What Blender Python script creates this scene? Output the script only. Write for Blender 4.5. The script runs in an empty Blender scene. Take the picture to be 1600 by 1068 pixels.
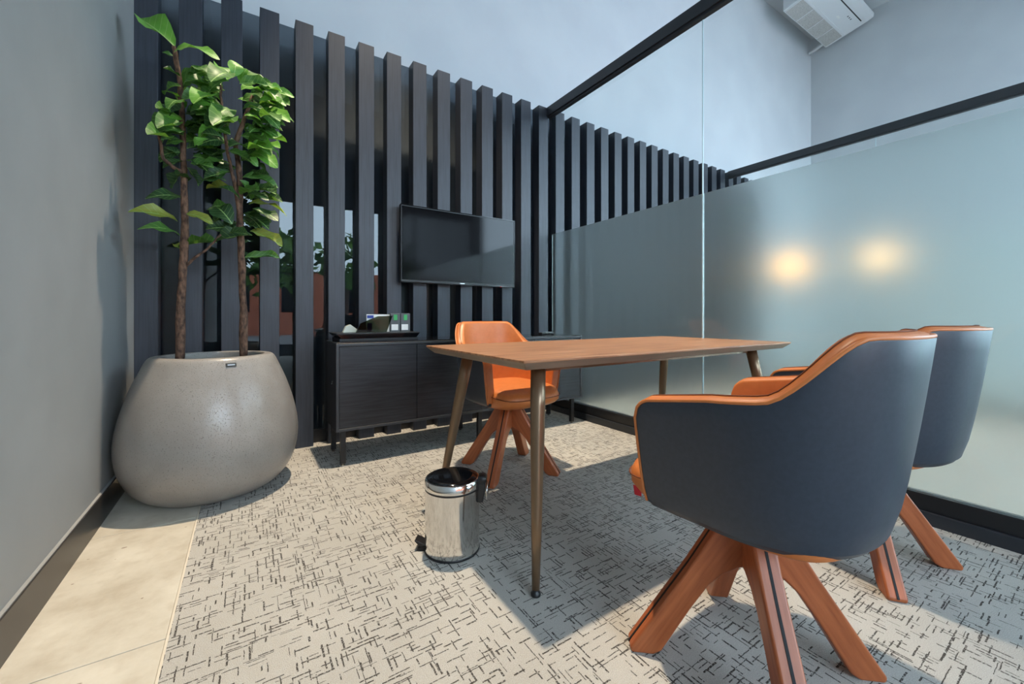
import bpy, bmesh, math, random
from mathutils import Vector, Matrix

# ------------------------------------------------------------------ camera, world, lights
scene = bpy.context.scene
COL = scene.collection
PI = math.pi
CAM_H, FPX, CX, HY = 0.885, 638.0, 800.0, 495.0        # 1600x1068 frame
YAW = math.atan2(414, 638)
cam_data = bpy.data.cameras.new('camera')
cam = bpy.data.objects.new('camera', cam_data); COL.objects.link(cam)
cam.location = (0, 0, CAM_H); cam.rotation_euler = (PI / 2, 0, -YAW)
cam_data.sensor_width = 36; cam_data.lens = FPX / 1600 * 36
cam_data.shift_y = -(534 - HY) / 1600; cam_data.clip_start = 0.02
scene.camera = cam
vs = scene.view_settings
vs.view_transform = 'Standard'; vs.look = 'None'; vs.gamma = 1; vs.use_curve_mapping = False
vs.exposure = 0.22
world = bpy.data.worlds.new('world'); scene.world = world; world.use_nodes = True
bg = world.node_tree.nodes['Background']
bg.inputs[0].default_value = (0.63, 0.81, 1.0, 1); bg.inputs[1].default_value = 13.5

def lamp(name, kind, loc, energy, color, **kw):
    d = bpy.data.lights.new(name, kind); d.energy = energy; d.color = color
    for k, v in kw.items(): setattr(d, k, v)
    o = bpy.data.objects.new(name, d); o.location = loc; COL.objects.link(o); return o
WARM = (1.0, 0.83, 0.62)
CEIL_Z = 6.16
# ceiling spotlights of the double-height hall (above the frame), warm white
for (lx, ly, en, ang) in ((1.05, 2.2, 1500, 46), (4.0, 1.5, 900, 50), (7.0, 1.2, 450, 60)):
    l = lamp('ceiling_spot', 'SPOT', (lx, ly, CEIL_Z - 0.12), en, WARM, spot_size=math.radians(ang), spot_blend=0.6, shadow_soft_size=0.07)
for (px, pw, pz, ph) in ((1.225, 3.35, 1.9, 3.4), (7.3, 3.2, 2.85, 5.3)):                     # portals: sky light enters through the windows
    p = lamp('window_portal', 'AREA', (px, -4.3, pz), 1, (1, 1, 1), shape='RECTANGLE', size=pw, size_y=ph)
    p.rotation_euler = (PI / 2, 0, 0); p.data.cycles.is_portal = True

p = lamp('window_portal', 'AREA', (9.0, -2.35, 3.0), 1, (1, 1, 1), shape='RECTANGLE', size=2.3, size_y=5.2)   # tall side window of the hall
p.rotation_euler = (PI / 2, 0, PI / 2); p.data.cycles.is_portal = True

# ------------------------------------------------------------------ pixel helper (direction only; depth is given)
F_ = Vector((math.sin(YAW), math.cos(YAW), 0)); R_ = Vector((math.cos(YAW), -math.sin(YAW), 0)); U_ = Vector((0, 0, 1))
CAMP = Vector((0, 0, CAM_H))
def at_y(u, v, y):
    r = F_ * FPX + R_ * (u - CX) + U_ * (HY - v); return CAMP + r * (y / r.y)

# ------------------------------------------------------------------ materials
def srgb(r, g, b):
    f = lambda c: (c / 255) / 12.92 if c <= 10 else (((c / 255) + 0.055) / 1.055) ** 2.4
    return (f(r), f(g), f(b), 1)
class NT:
    def __init__(s, name):
        s.m = bpy.data.materials.new(name); s.m.use_nodes = True; s.t = s.m.node_tree; s.t.nodes.clear()
        s.out = s.n('ShaderNodeOutputMaterial')
    def n(s, typ, **kw):
        nd = s.t.nodes.new(typ)
        for k, v in kw.items(): setattr(nd, k, v)
        return nd
    def set(s, sock, v):
        if isinstance(v, bpy.types.NodeSocket): s.t.links.new(v, sock)
        elif v is not None: sock.default_value = v
    def math(s, op, a, b=None, c=None):
        nd = s.n('ShaderNodeMath', operation=op); s.set(nd.inputs[0], a); s.set(nd.inputs[1], b)
        if c is not None: s.set(nd.inputs[2], c)
        return nd.outputs[0]
    def coord(s, scale=(1, 1, 1), rot=(0, 0, 0)):
        tc = s.n('ShaderNodeTexCoord'); mp = s.n('ShaderNodeMapping')
        mp.inputs['Scale'].default_value = scale; mp.inputs['Rotation'].default_value = rot
        s.t.links.new(tc.outputs['Object'], mp.inputs[0]); return mp.outputs[0]
    def noise(s, vec, scale, detail=3, rough=0.5):
        nd = s.n('ShaderNodeTexNoise'); s.set(nd.inputs['Vector'], vec); nd.inputs['Scale'].default_value = scale
        nd.inputs['Detail'].default_value = detail; nd.inputs['Roughness'].default_value = rough; return nd.outputs[0]
    def ramp(s, fac, stops):
        nd = s.n('ShaderNodeValToRGB'); s.set(nd.inputs[0], fac); e = nd.color_ramp.elements
        while len(e) < len(stops): e.new(0.5)
        for i, (p, c) in enumerate(stops): e[i].position = p; e[i].color = c
        return nd.outputs[0]
    def mix(s, fac, a, b):
        nd = s.n('ShaderNodeMix', data_type='RGBA'); s.set(nd.inputs[0], fac); s.set(nd.inputs[6], a); s.set(nd.inputs[7], b); return nd.outputs[2]
    def bump(s, h, strength=0.2, dist=0.002):
        nd = s.n('ShaderNodeBump'); s.set(nd.inputs['Height'], h); nd.inputs['Strength'].default_value = strength; nd.inputs['Distance'].default_value = dist; return nd.outputs[0]
    def pbr(s, color, rough=0.5, metal=0.0, normal=None, spec=0.5, **kw):
        p = s.n('ShaderNodeBsdfPrincipled'); s.set(p.inputs['Base Color'], color); s.set(p.inputs['Roughness'], rough)
        s.set(p.inputs['Metallic'], metal); p.inputs['Specular IOR Level'].default_value = spec
        if normal is not None: s.set(p.inputs['Normal'], normal)
        for k, v in kw.items(): s.set(p.inputs[k.replace('_', ' ')], v)
        return p.outputs[0]
    def done(s, sh): s.t.links.new(sh, s.out.inputs[0]); return s.m
def plain(name, col, rough=0.5, metal=0.0, **kw):
    t = NT(name); return t.done(t.pbr(col, rough, metal, **kw))
def noisy(name, c1, c2, scale, rough=0.5, stretch=(1, 1, 1), bump=0.0, metal=0.0, bdist=0.002, lo=0.35, hi=0.65, **kw):
    t = NT(name); v = t.coord(stretch); nz = t.noise(v, scale, 4)
    return t.done(t.pbr(t.ramp(nz, [(lo, c1), (hi, c2)]), rough, metal, t.bump(nz, bump, bdist) if bump else None, **kw))

M = {}
M['wall'] = noisy('plaster_grey', srgb(138, 139, 137), srgb(144, 145, 143), 3.0, 0.6, bump=0.03)
M['wall_hall'] = noisy('plaster_hall', srgb(200, 204, 208), srgb(206, 210, 213), 2.0, 0.75)
M['wall_dark'] = plain('wall_charcoal', srgb(96, 98, 102), 0.7)
M['ceiling'] = plain('ceiling_grey', srgb(196, 200, 204), 0.8)
M['baseboard'] = noisy('baseboard_dark', srgb(46, 43, 41), srgb(54, 50, 47), 6, 0.35)
M['slat'] = noisy('slat_stain', srgb(40, 45, 54), srgb(52, 57, 67), 6.0, 0.42, (14, 14, 0.6), 0.08)
M['rail'] = plain('rail_black', srgb(42, 46, 52), 0.4)
M['rail_dark'] = plain('rail_matt', srgb(24, 25, 28), 0.35)
M['silicone'] = plain('silicone_joint', srgb(205, 222, 225), 0.3)
M['cab'] = noisy('ebonised_veneer', srgb(30, 31, 35), srgb(46, 47, 52), 5.0, 0.38, (1.2, 8, 22), 0.12)
M['cab_frame'] = plain('cabinet_frame', srgb(58, 60, 64), 0.4)
M['cab_side'] = plain('cabinet_side', srgb(22, 23, 26), 0.35)
M['gloss_black'] = plain('gloss_black', srgb(14, 15, 18), 0.08)
M['black_plastic'] = plain('black_plastic', srgb(24, 25, 28), 0.4)
M['matt_black'] = plain('matt_black', srgb(18, 18, 20), 0.7)
M['screen'] = plain('tv_screen', (0.003, 0.003, 0.004, 1), 0.08, spec=0.2)
M['chrome'] = plain('chrome', (0.78, 0.76, 0.73, 1), 0.12, 1.0)
M['silver'] = plain('silver_mark', (0.7, 0.7, 0.7, 1), 0.3, 1.0)
M['bronze'] = plain('bronze_metal', srgb(128, 104, 80), 0.30, 0.55)
M['white'] = plain('white_card', srgb(235, 235, 232), 0.5)
M['blue'] = plain('blue_print', srgb(35, 60, 150), 0.5)
M['green'] = plain('green_sticker', srgb(60, 170, 95), 0.5)
M['red'] = plain('red_tag', srgb(200, 30, 45), 0.6)
M['grey_box'] = plain('grey_box', srgb(84, 88, 92), 0.5)
M['ac'] = plain('ac_plastic', srgb(222, 224, 226), 0.45)
M['ac_grille'] = noisy('ac_grille', srgb(170, 168, 164), srgb(196, 194, 190), 60, 0.6)
M['soil'] = noisy('potting_soil', srgb(30, 22, 17), srgb(62, 48, 38), 45, 0.95, bump=0.8, bdist=0.01)
M['navy'] = noisy('navy_leather', srgb(45, 52, 63), srgb(50, 57, 68), 90, 0.42, bump=0.1, bdist=0.0006)
M['orange'] = noisy('tan_leather', srgb(199, 115, 58), srgb(206, 121, 63), 40, 0.42, bump=0.04, bdist=0.0005)
M['leather_seam'] = plain('seam_thread', srgb(120, 62, 28), 0.7)
def mat_cherry():
    t = NT('cherry_wood'); v = t.coord((1, 1, 1), (0, math.radians(-56.3), 0)); mp = t.n('ShaderNodeMapping'); mp.inputs['Scale'].default_value = (2.2, 26, 26); t.t.links.new(v, mp.inputs[0])
    n = t.noise(mp.outputs[0], 3.0, 5, 0.6); n2 = t.noise(mp.outputs[0], 12.0, 3)
    c = t.ramp(n, [(0.3, srgb(146, 76, 40)), (0.7, srgb(186, 106, 62))]); c = t.mix(t.math('MULTIPLY', n2, 0.4), c, srgb(140, 70, 36))
    return t.done(t.pbr(c, 0.36, 0, t.bump(n2, 0.06, 0.001)))
M['chair_wood'] = mat_cherry()
M['bulb'] = None
def mat_table():
    t = NT('walnut_top'); v = t.coord((0.9, 16, 16)); n1 = t.noise(v, 3.0, 6, 0.6); v2 = t.coord((3, 70, 70)); n2 = t.noise(v2, 2.0, 4)
    c = t.ramp(n1, [(0.34, srgb(130, 88, 60)), (0.5, srgb(170, 124, 90)), (0.64, srgb(196, 150, 114))])
    c = t.mix(t.math('MULTIPLY', n2, 0.45), c, srgb(118, 78, 52))
    return t.done(t.pbr(c, 0.36, 0, t.bump(n2, 0.06, 0.001)))
M['table'] = mat_table()
M['table_edge'] = noisy('edge_band', srgb(116, 98, 82), srgb(136, 116, 98), 5, 0.4, (1, 1, 20))
def mat_pot():
    t = NT('concrete_glaze'); v = t.coord(); n = t.noise(v, 3.2, 5, 0.6); sp = t.noise(v, 230, 2)
    pit = t.ramp(sp, [(0.30, (0, 0, 0, 1)), (0.42, (1, 1, 1, 1))])
    c = t.ramp(n, [(0.3, srgb(132, 126, 120)), (0.7, srgb(152, 146, 139))]); c = t.mix(pit, srgb(112, 106, 100), c)
    return t.done(t.pbr(c, 0.29, 0, t.bump(pit, 0.5, 0.002)))
M['pot'] = mat_pot()
def mat_stone():
    t = NT('limestone'); v = t.coord(); n = t.noise(v, 4.0, 8, 0.65); n2 = t.noise(v, 17, 4); n3 = t.noise(v, 34, 1)
    c = t.ramp(n, [(0.3, srgb(178, 167, 149)), (0.5, srgb(198, 190, 174)), (0.7, srgb(212, 205, 190))])
    c = t.mix(t.ramp(n2, [(0.50, (0, 0, 0, 1)), (0.68, (0.22, 0.22, 0.22, 1))]), c, srgb(160, 144, 122))
    c = t.mix(t.ramp(n3, [(0.20, (0.8, 0.8, 0.8, 1)), (0.235, (0, 0, 0, 1))]), c, srgb(110, 84, 58))
    return t.done(t.pbr(c, 0.32, 0, t.bump(n, 0.05, 0.002)))
M['stone'] = mat_stone()
M['grout'] = plain('grout', srgb(206, 196, 178), 0.8)
def mat_carpet():
    t = NT('loop_carpet'); tc = t.n('ShaderNodeTexCoord'); sep = t.n('ShaderNodeSeparateXYZ'); t.t.links.new(tc.outputs['Object'], sep.inputs[0])
    X, Y = sep.outputs[0], sep.outputs[1]
    wob = t.noise(tc.outputs['Object'], 55, 2)
    def dashes(A, B, pitch, length, thick, thr, seed):
        a = t.math('DIVIDE', t.math('ADD', A, t.math('MULTIPLY', t.math('SUBTRACT', wob, 0.5), 0.004)), pitch); col = t.math('FLOOR', a); fa = t.math('SUBTRACT', a, col)
        w1 = t.n('ShaderNodeTexWhiteNoise', noise_dimensions='2D'); cb = t.n('ShaderNodeCombineXYZ'); t.set(cb.inputs[0], col); cb.inputs[1].default_value = seed
        t.t.links.new(cb.outputs[0], w1.inputs['Vector'])
        b = t.math('ADD', t.math('DIVIDE', B, length), t.math('MULTIPLY', w1.outputs[0], 17.3)); cell = t.math('FLOOR', b); fb = t.math('SUBTRACT', b, cell)
        w2 = t.n('ShaderNodeTexWhiteNoise', noise_dimensions='3D'); c2 = t.n('ShaderNodeCombineXYZ'); t.set(c2.inputs[0], col); t.set(c2.inputs[1], cell); c2.inputs[2].default_value = seed
        t.t.links.new(c2.outputs[0], w2.inputs['Vector'])
        w3 = t.n('ShaderNodeSeparateColor'); t.t.links.new(w2.outputs['Color'], w3.inputs[0])
        on = t.math('LESS_THAN', w2.outputs['Value'], thr)
        line = t.math('LESS_THAN', t.math('ABSOLUTE', t.math('SUBTRACT', fa, 0.5)), t.math('MULTIPLY', t.math('ADD', 0.5, w3.outputs[1]), thick / pitch * 0.5))
        ln = t.math('LESS_THAN', t.math('ABSOLUTE', t.math('SUBTRACT', fb, 0.5)), t.math('ADD', 0.16, t.math('MULTIPLY', w3.outputs[2], 0.34)))
        return t.math('MULTIPLY', t.math('MULTIPLY', on, line), ln)
    d = None
    for args in ((X, Y, 0.0125, 0.052, 0.0034, 0.34, 1.3), (Y, X, 0.0125, 0.056, 0.0032, 0.38, 4.7), (X, Y, 0.0230, 0.090, 0.0028, 0.20, 8.1), (Y, X, 0.0210, 0.105, 0.0026, 0.22, 11.9)):
        k = dashes(*args); d = k if d is None else t.math('MAXIMUM', d, k)
    fine = t.noise(tc.outputs['Object'], 420, 2); brk = t.noise(tc.outputs['Object'], 190, 2)
    d = t.math('MULTIPLY', d, t.ramp(brk, [(0.36, (0.15, 0.15, 0.15, 1)), (0.47, (1, 1, 1, 1))]))
    big = t.noise(tc.outputs['Object'], 2.2, 4)
    base = t.ramp(big, [(0.3, srgb(186, 182, 174)), (0.7, srgb(204, 200, 192))])
    base = t.mix(t.math('MULTIPLY', t.ramp(fine, [(0.3, (0, 0, 0, 1)), (0.7, (1, 1, 1, 1))]), 0.6), base, srgb(150, 146, 138))
    c = t.mix(t.math('MULTIPLY', d, 0.92), base, srgb(62, 58, 55))
    h = t.math('SUBTRACT', fine, t.math('MULTIPLY', d, 0.6))
    return t.done(t.pbr(c, 0.95, 0, t.bump(h, 0.8, 0.004), spec=0.1))
M['carpet'] = mat_carpet()
def mat_leaf(name, c1, c2):
    t = NT(name); v = t.coord(); tc = t.n('ShaderNodeTexCoord'); sep = t.n('ShaderNodeSeparateXYZ'); t.t.links.new(tc.outputs['Object'], sep.inputs[0])
    ax = t.math('ABSOLUTE', sep.outputs[0])
    vein = t.math('LESS_THAN', ax, 0.014)
    side = t.math('FRACT', t.math('MULTIPLY', t.math('SUBTRACT', sep.outputs[1], t.math('MULTIPLY', ax, 0.8)), 7.0))
    sv = t.math('MULTIPLY', t.math('LESS_THAN', side, 0.09), 0.55)
    n = t.noise(v, 4, 3); c = t.mix(n, c1, c2)
    c = t.mix(t.math('MAXIMUM', vein, sv), c, srgb(150, 185, 105))
    p = t.pbr(c, 0.48, 0, t.bump(side, 0.25, 0.01), spec=0.5)
    tr = t.n('ShaderNodeBsdfTranslucent'); t.set(tr.inputs[0], t.mix(0.5, c, srgb(130, 190, 60)))
    mx = t.n('ShaderNodeMixShader'); mx.inputs[0].default_value = 0.25; t.t.links.new(p, mx.inputs[1]); t.t.links.new(tr.outputs[0], mx.inputs[2])
    return t.done(mx.outputs[0])
M['leaf_dark'] = mat_leaf('leaf_dark', srgb(28, 54, 30), srgb(48, 84, 42))
M['leaf_mid'] = mat_leaf('leaf_mid', srgb(46, 88, 34), srgb(80, 126, 48))
M['leaf_light'] = mat_leaf('leaf_light', srgb(76, 134, 40), srgb(112, 168, 58))
M['leaf_yellow'] = mat_leaf('leaf_yellow', srgb(110, 128, 44), srgb(160, 158, 62))
M['bark'] = noisy('bark', srgb(58, 40, 30), srgb(124, 92, 72), 60, 0.9, (1, 1, 0.5), 1.0, bdist=0.006)
def mat_clear(name, tint, ior):
    t = NT(name); fr = t.n('ShaderNodeFresnel'); fr.inputs[0].default_value = ior
    tr = t.n('ShaderNodeBsdfTransparent'); tr.inputs[0].default_value = tint; gl = t.n('ShaderNodeBsdfGlossy'); gl.inputs['Roughness'].default_value = 0.0
    gl.inputs[0].default_value = (0.9, 0.95, 0.95, 1)
    geo = t.n('ShaderNodeNewGeometry'); fac = t.math('MULTIPLY', fr.outputs[0], t.math('SUBTRACT', 1.0, geo.outputs['Backfacing']))   # outer faces reflect
    mx = t.n('ShaderNodeMixShader'); t.t.links.new(fac, mx.inputs[0]); t.t.links.new(tr.outputs[0], mx.inputs[1]); t.t.links.new(gl.outputs[0], mx.inputs[2])
    return t.done(mx.outputs[0])
M['glass'] = mat_clear('clear_glass', (0.96, 0.98, 0.975, 1), 1.5)
M['panel'] = mat_clear('tinted_glass', (0.42, 0.45, 0.48, 1), 1.45)
M['smoke_glass'] = mat_clear('smoked_glass', (0.22, 0.28, 0.23, 1), 1.25)
def mat_film():
    t = NT('frosted_film')
    g = t.n('ShaderNodeBsdfGlass'); g.inputs['Color'].default_value = (0.93, 0.96, 0.95, 1); g.inputs['Roughness'].default_value = 0.28; g.inputs['IOR'].default_value = 1.4
    tl = t.n('ShaderNodeBsdfTranslucent'); tl.inputs[0].default_value = (0.82, 0.86, 0.84, 1)
    mx = t.n('ShaderNodeMixShader'); mx.inputs[0].default_value = 0.025
    t.t.links.new(g.outputs[0], mx.inputs[1]); t.t.links.new(tl.outputs[0], mx.inputs[2])
    return t.done(mx.outputs[0])
M['film'] = mat_film()
def mat_emit(name, col, s):
    t = NT(name); e = t.n('ShaderNodeEmission'); e.inputs[0].default_value = col; e.inputs[1].default_value = s; return t.done(e.outputs[0])
M['bulb'] = mat_emit('lamp_glow', (1.0, 0.46, 0.14, 1), 9.0)
M['bulb_dim'] = mat_emit('lamp_glow_dim', (1.0, 0.54, 0.24, 1), 5.5)

# ------------------------------------------------------------------ mesh helpers
def link(name, bm_or_me, mat=None, parent=None, smooth=False, loc=None, bevel=0.0, seg=2):
    if isinstance(bm_or_me, bmesh.types.BMesh):
        me = bpy.data.meshes.new(name); bmesh.ops.recalc_face_normals(bm_or_me, faces=bm_or_me.faces[:]); bm_or_me.to_mesh(me); bm_or_me.free()
    else: me = bm_or_me
    if mat is not None and not me.materials: me.materials.append(mat)
    if smooth:
        for p in me.polygons: p.use_smooth = True
    o = bpy.data.objects.new(name, me); COL.objects.link(o)
    if loc is not None: o.location = loc
    if parent is not None: o.parent = parent
    if bevel:
        b = o.modifiers.new('bevel', 'BEVEL'); b.width = bevel; b.segments = seg; b.limit_method = 'ANGLE'
    return o
def tag(o, label=None, cat=None, group=None, kind=None):
    if label: o['label'] = label
    if cat: o['category'] = cat
    if group: o['group'] = group
    if kind: o['kind'] = kind
    return o
def empty(name, loc=(0, 0, 0), rz=0.0, parent=None):
    o = bpy.data.objects.new(name, None); COL.objects.link(o); o.location = loc; o.rotation_euler = (0, 0, rz); o.empty_display_size = 0.1
    if parent: o.parent = parent
    return o
def box_bm(x0, x1, y0, y1, z0, z1, bm=None):
    bm = bm or bmesh.new()
    v = [bm.verts.new(p) for p in ((x0, y0, z0), (x1, y0, z0), (x1, y1, z0), (x0, y1, z0), (x0, y0, z1), (x1, y0, z1), (x1, y1, z1), (x0, y1, z1))]
    for f in ((3, 2, 1, 0), (4, 5, 6, 7), (0, 1, 5, 4), (1, 2, 6, 5), (2, 3, 7, 6), (3, 0, 4, 7)): bm.faces.new([v[i] for i in f])
    return bm
def box(name, x0, x1, y0, y1, z0, z1, mat, parent=None, bevel=0.0, seg=2, smooth=False):
    return link(name, box_bm(x0, x1, y0, y1, z0, z1), mat, parent, smooth, bevel=bevel, seg=seg)
def lathe_bm(prof, seg=48, center=(0, 0), bm=None, cap0=True, cap1=True):
    bm = bm or bmesh.new(); rings = []
    for r, z in prof:
        rings.append([bm.verts.new((center[0] + r * math.cos(2 * PI * i / seg), center[1] + r * math.sin(2 * PI * i / seg), z)) for i in range(seg)])
    for a, b in zip(rings, rings[1:]):
        for i in range(seg): bm.faces.new((a[i], a[(i + 1) % seg], b[(i + 1) % seg], b[i]))
    if cap0: bm.faces.new(rings[0][::-1])
    if cap1: bm.faces.new(rings[-1])
    return bm
def tube_bm(pts, rads, seg=10, bm=None, closed=False):
    bm = bm or bmesh.new(); pts = [Vector(p) for p in pts]; n = len(pts)
    if not hasattr(rads, '__len__'): rads = [rads] * n
    rings = []; prev = None
    for i, p in enumerate(pts):
        if closed: t = (pts[(i + 1) % n] - pts[i - 1]).normalized()
        else: t = (pts[min(i + 1, n - 1)] - pts[max(i - 1, 0)]).normalized()
        if prev is None:
            a = Vector((0, 0, 1)) if abs(t.z) < 0.9 else Vector((1, 0, 0)); nx = t.cross(a).normalized()
        else: nx = (prev - t * prev.dot(t)).normalized()
        prev = nx; ny = t.cross(nx)
        rings.append([bm.verts.new(p + (nx * math.cos(2 * PI * k / seg) + ny * math.sin(2 * PI * k / seg)) * rads[i]) for k in range(seg)])
    pairs = list(zip(rings, rings[1:])) + ([(rings[-1], rings[0])] if closed else [])
    for a, b in pairs:
        for k in range(seg): bm.faces.new((a[k], a[(k + 1) % seg], b[(k + 1) % seg], b[k]))
    if not closed: bm.faces.new(rings[0][::-1]); bm.faces.new(rings[-1])
    return bm
def prism_bm(poly, axis, a0, a1, bm=None):
    """extrude a 2-D polygon along an axis ('x','y','z')"""
    bm = bm or bmesh.new()
    mk = {'x': lambda p, a: (a, p[0], p[1]), 'y': lambda p, a: (p[0], a, p[1]), 'z': lambda p, a: (p[0], p[1], a)}[axis]
    A = [bm.verts.new(mk(p, a0)) for p in poly]; B = [bm.verts.new(mk(p, a1)) for p in poly]
    n = len(poly)
    for i in range(n): bm.faces.new((A[i], A[(i + 1) % n], B[(i + 1) % n], B[i]))
    bm.faces.new(A[::-1]); bm.faces.new(B); return bm
def copy_tree(o, parent=None):
    c = o.copy(); COL.objects.link(c); c.parent = parent
    for ch in o.children: copy_tree(ch, c)
    return c
def sstep(a, b, x):
    t = min(1, max(0, (x - a) / (b - a))); return t * t * (3 - 2 * t)

# ------------------------------------------------------------------ the hall: walls, ceiling, floor
XL, XR, YB, YF = -0.535, 9.0, 3.42, -4.3
GX = 2.46                      # glass partition plane
SLAT_Y, SLAT_D, SLAT_W, SLAT_P, SLAT_H = 3.09, 0.105, 0.110, 0.2035, 2.883
PANEL_Y = SLAT_Y + SLAT_D
tag(box('wall_left', XL - 0.15, XL, YF, YB, 0, CEIL_Z, M['wall']), kind='structure')
tag(box('wall_rear', XL - 0.15, XR + 0.15, YB, YB + 0.15, 0, CEIL_Z, M['wall_hall']), kind='structure')
ws = tag(empty('wall_side', (XR, 0, 0)), kind='structure')
SY0, SY1, SZ0, SZ1 = -3.5, -1.2, 0.4, 5.6
for a, b, e, f in ((YF, SY0, 0, CEIL_Z), (SY1, YB, 0, CEIL_Z), (SY0, SY1, 0, SZ0), (SY0, SY1, SZ1, CEIL_Z)):
    link('wall_pier', box_bm(0, 0.15, a, b, e, f), M['wall_hall'], ws)
wn = tag(empty('window_3', (XR, 0, 0)), kind='structure')
for y in (SY0, -2.37, SY1 - 0.05): link('window_mullion', box_bm(0.04, 0.10, y, y + 0.05, SZ0, SZ1), M['rail_dark'], wn)
for z in (SZ0, 3.0, SZ1 - 0.05): link('window_rail', box_bm(0.045, 0.095, SY0 + 0.05, SY1 - 0.05, z, z + 0.05), M['rail_dark'], wn)
tag(box('ceiling', XL - 0.15, XR + 0.15, YF - 0.15, YB + 0.15, CEIL_Z, CEIL_Z + 0.15, M['ceiling']), kind='structure')
# facade behind the camera with three windows
wf = tag(empty('wall_front'), kind='structure')
WIN = [(-0.45, 2.9), (5.7, 8.9)]
WZ0, WZ1S = 0.2, (3.6, 5.5)
xs = [XL - 0.15] + [c for w in WIN for c in w] + [XR + 0.15]
for i in range(0, len(xs), 2): box('wall_pier', xs[i], xs[i + 1], YF - 0.15, YF, WZ0, CEIL_Z, M['wall_dark'], wf)
box('wall_sill', xs[0], xs[-1], YF - 0.15, YF, 0, WZ0, M['wall_dark'], wf)
for k, ((a, b), WZ1) in enumerate(zip(WIN, WZ1S)):
    box('wall_head', a, b, YF - 0.15, YF, WZ1, CEIL_Z, M['wall_dark'], wf)
    w = tag(empty('window_%d' % (k + 1)), kind='structure')
    for x in (a, (a + b) / 2 - 0.025, b - 0.05): box('window_mullion', x, x + 0.05, YF - 0.1, YF - 0.04, WZ0, WZ1, M['rail_dark'], w)
    for z in (WZ0, WZ1 - 0.05): box('window_rail', a + 0.05, b - 0.05, YF - 0.1, YF - 0.04, z, z + 0.05, M['rail_dark'], w)

# floor: carpet over a slab, with a border of limestone tiles along the left wall
CARP_X = -0.181
floor = tag(box('floor', XL - 0.15, XR + 0.15, YF - 0.15, YB + 0.15, -0.12, -0.012, M['grout']), kind='structure')
box('carpet', CARP_X, XR, YF, YB, -0.012, 0.0, M['carpet'], floor)
box('carpet_trim', CARP_X - 0.006, CARP_X, YF, YB, -0.012, 0.0005, M['grout'], floor)
STONE_Y = [-4.3, -3.42, -2.61, -1.80, -0.98, -0.17, 0.65, 1.463, 2.277, 3.09, YB]
for a, b in zip(STONE_Y, STONE_Y[1:]):
    box('stone_tile', XL, CARP_X - 0.007, a + 0.0015, b - 0.0015, -0.012, -0.0005, M['stone'], floor, bevel=0.001, seg=1)
bb = tag(box('baseboard_left', XL, XL + 0.014, YF, SLAT_Y + 0.1, -0.012, 0.121, M['baseboard'], bevel=0.002), kind='structure')
box('bead', XL, XL + 0.010, YF, SLAT_Y + 0.1, 0.121, 0.1240, plain('bead_white', srgb(150, 149, 146), 0.5), bb)

# slatted wall: black glass panel with vertical timber slats
wb = tag(box('wall_back', XL, 6.70, PANEL_Y, PANEL_Y + 0.03, 0.0, SLAT_H, M['panel']), kind='structure')
sm = None
k = -3
x = 0.069 + SLAT_P * k
while x < 6.5:
    x0 = max(x, XL)
    bm = box_bm(0, SLAT_W - (x0 - x), 0, SLAT_D - 0.0005, 0, SLAT_H)
    if sm is None or x0 != x:
        o = link('slat', bm, M['slat'], wb, loc=(x0, SLAT_Y, 0), bevel=0.002, seg=1)
        if x0 == x: sm = o.data
    else:
        bm.free(); o = link('slat', sm, None, wb, loc=(x0, SLAT_Y, 0), bevel=0.002, seg=1)
    x += SLAT_P
box('plinth_rail', XL + 0.05, 6.6, PANEL_Y - 0.022, PANEL_Y - 0.0005, 0.0, 0.09, M['rail_dark'], wb)

# glass partitions running from the slatted wall towards the viewer
def partition(name, xl, y_end, seams, film_z):
    w = tag(empty(name, (xl, 0, 0)), kind='structure')
    g0 = xl + 0.055
    y1 = SLAT_Y
    B = lambda n, a, b, c, d, e, f, m, **kw: link(n, box_bm(a - xl, b - xl, c, d, e, f), m, w, **kw)
    B('top_rail', xl, xl + 0.07, y_end, y1, 2.80, 2.883, M['rail'], bevel=0.002)
    B('glazing_bead', xl + 0.012, xl + 0.045, y_end, y1, 2.784, 2.80, M['rail'])
    B('bottom_rail', xl + 0.04, xl + 0.085, y_end, y1, 0.0, 0.125, M['rail_dark'])
    B('plinth', xl + 0.025, xl + 0.04, y_end, y1, 0.0, 0.055, M['rail'], bevel=0.002)
    ys = [y_end] + seams + [y1]
    for a, b in zip(ys, ys[1:]):
        B('glass_pane', g0, g0 + 0.010, a + 0.002, b - 0.002, 0.122, 2.803, M['glass'])
        B('frosted_film', g0 + 0.0115, g0 + 0.0135, a + 0.003, b - 0.003, 0.1255, film_z, M['film'])
    for s in seams: B('glass_joint', g0 - 0.001, g0 + 0.011, s - 0.002, s + 0.002, 0.125, 2.80, M['silicone'])
    return w
partition('wall_right', 2.40, -1.6, [0.0, 1.535], 1.68)
partition('wall_far_right', 5.54, -1.6, [0.0, 1.535], 1.68)

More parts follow.
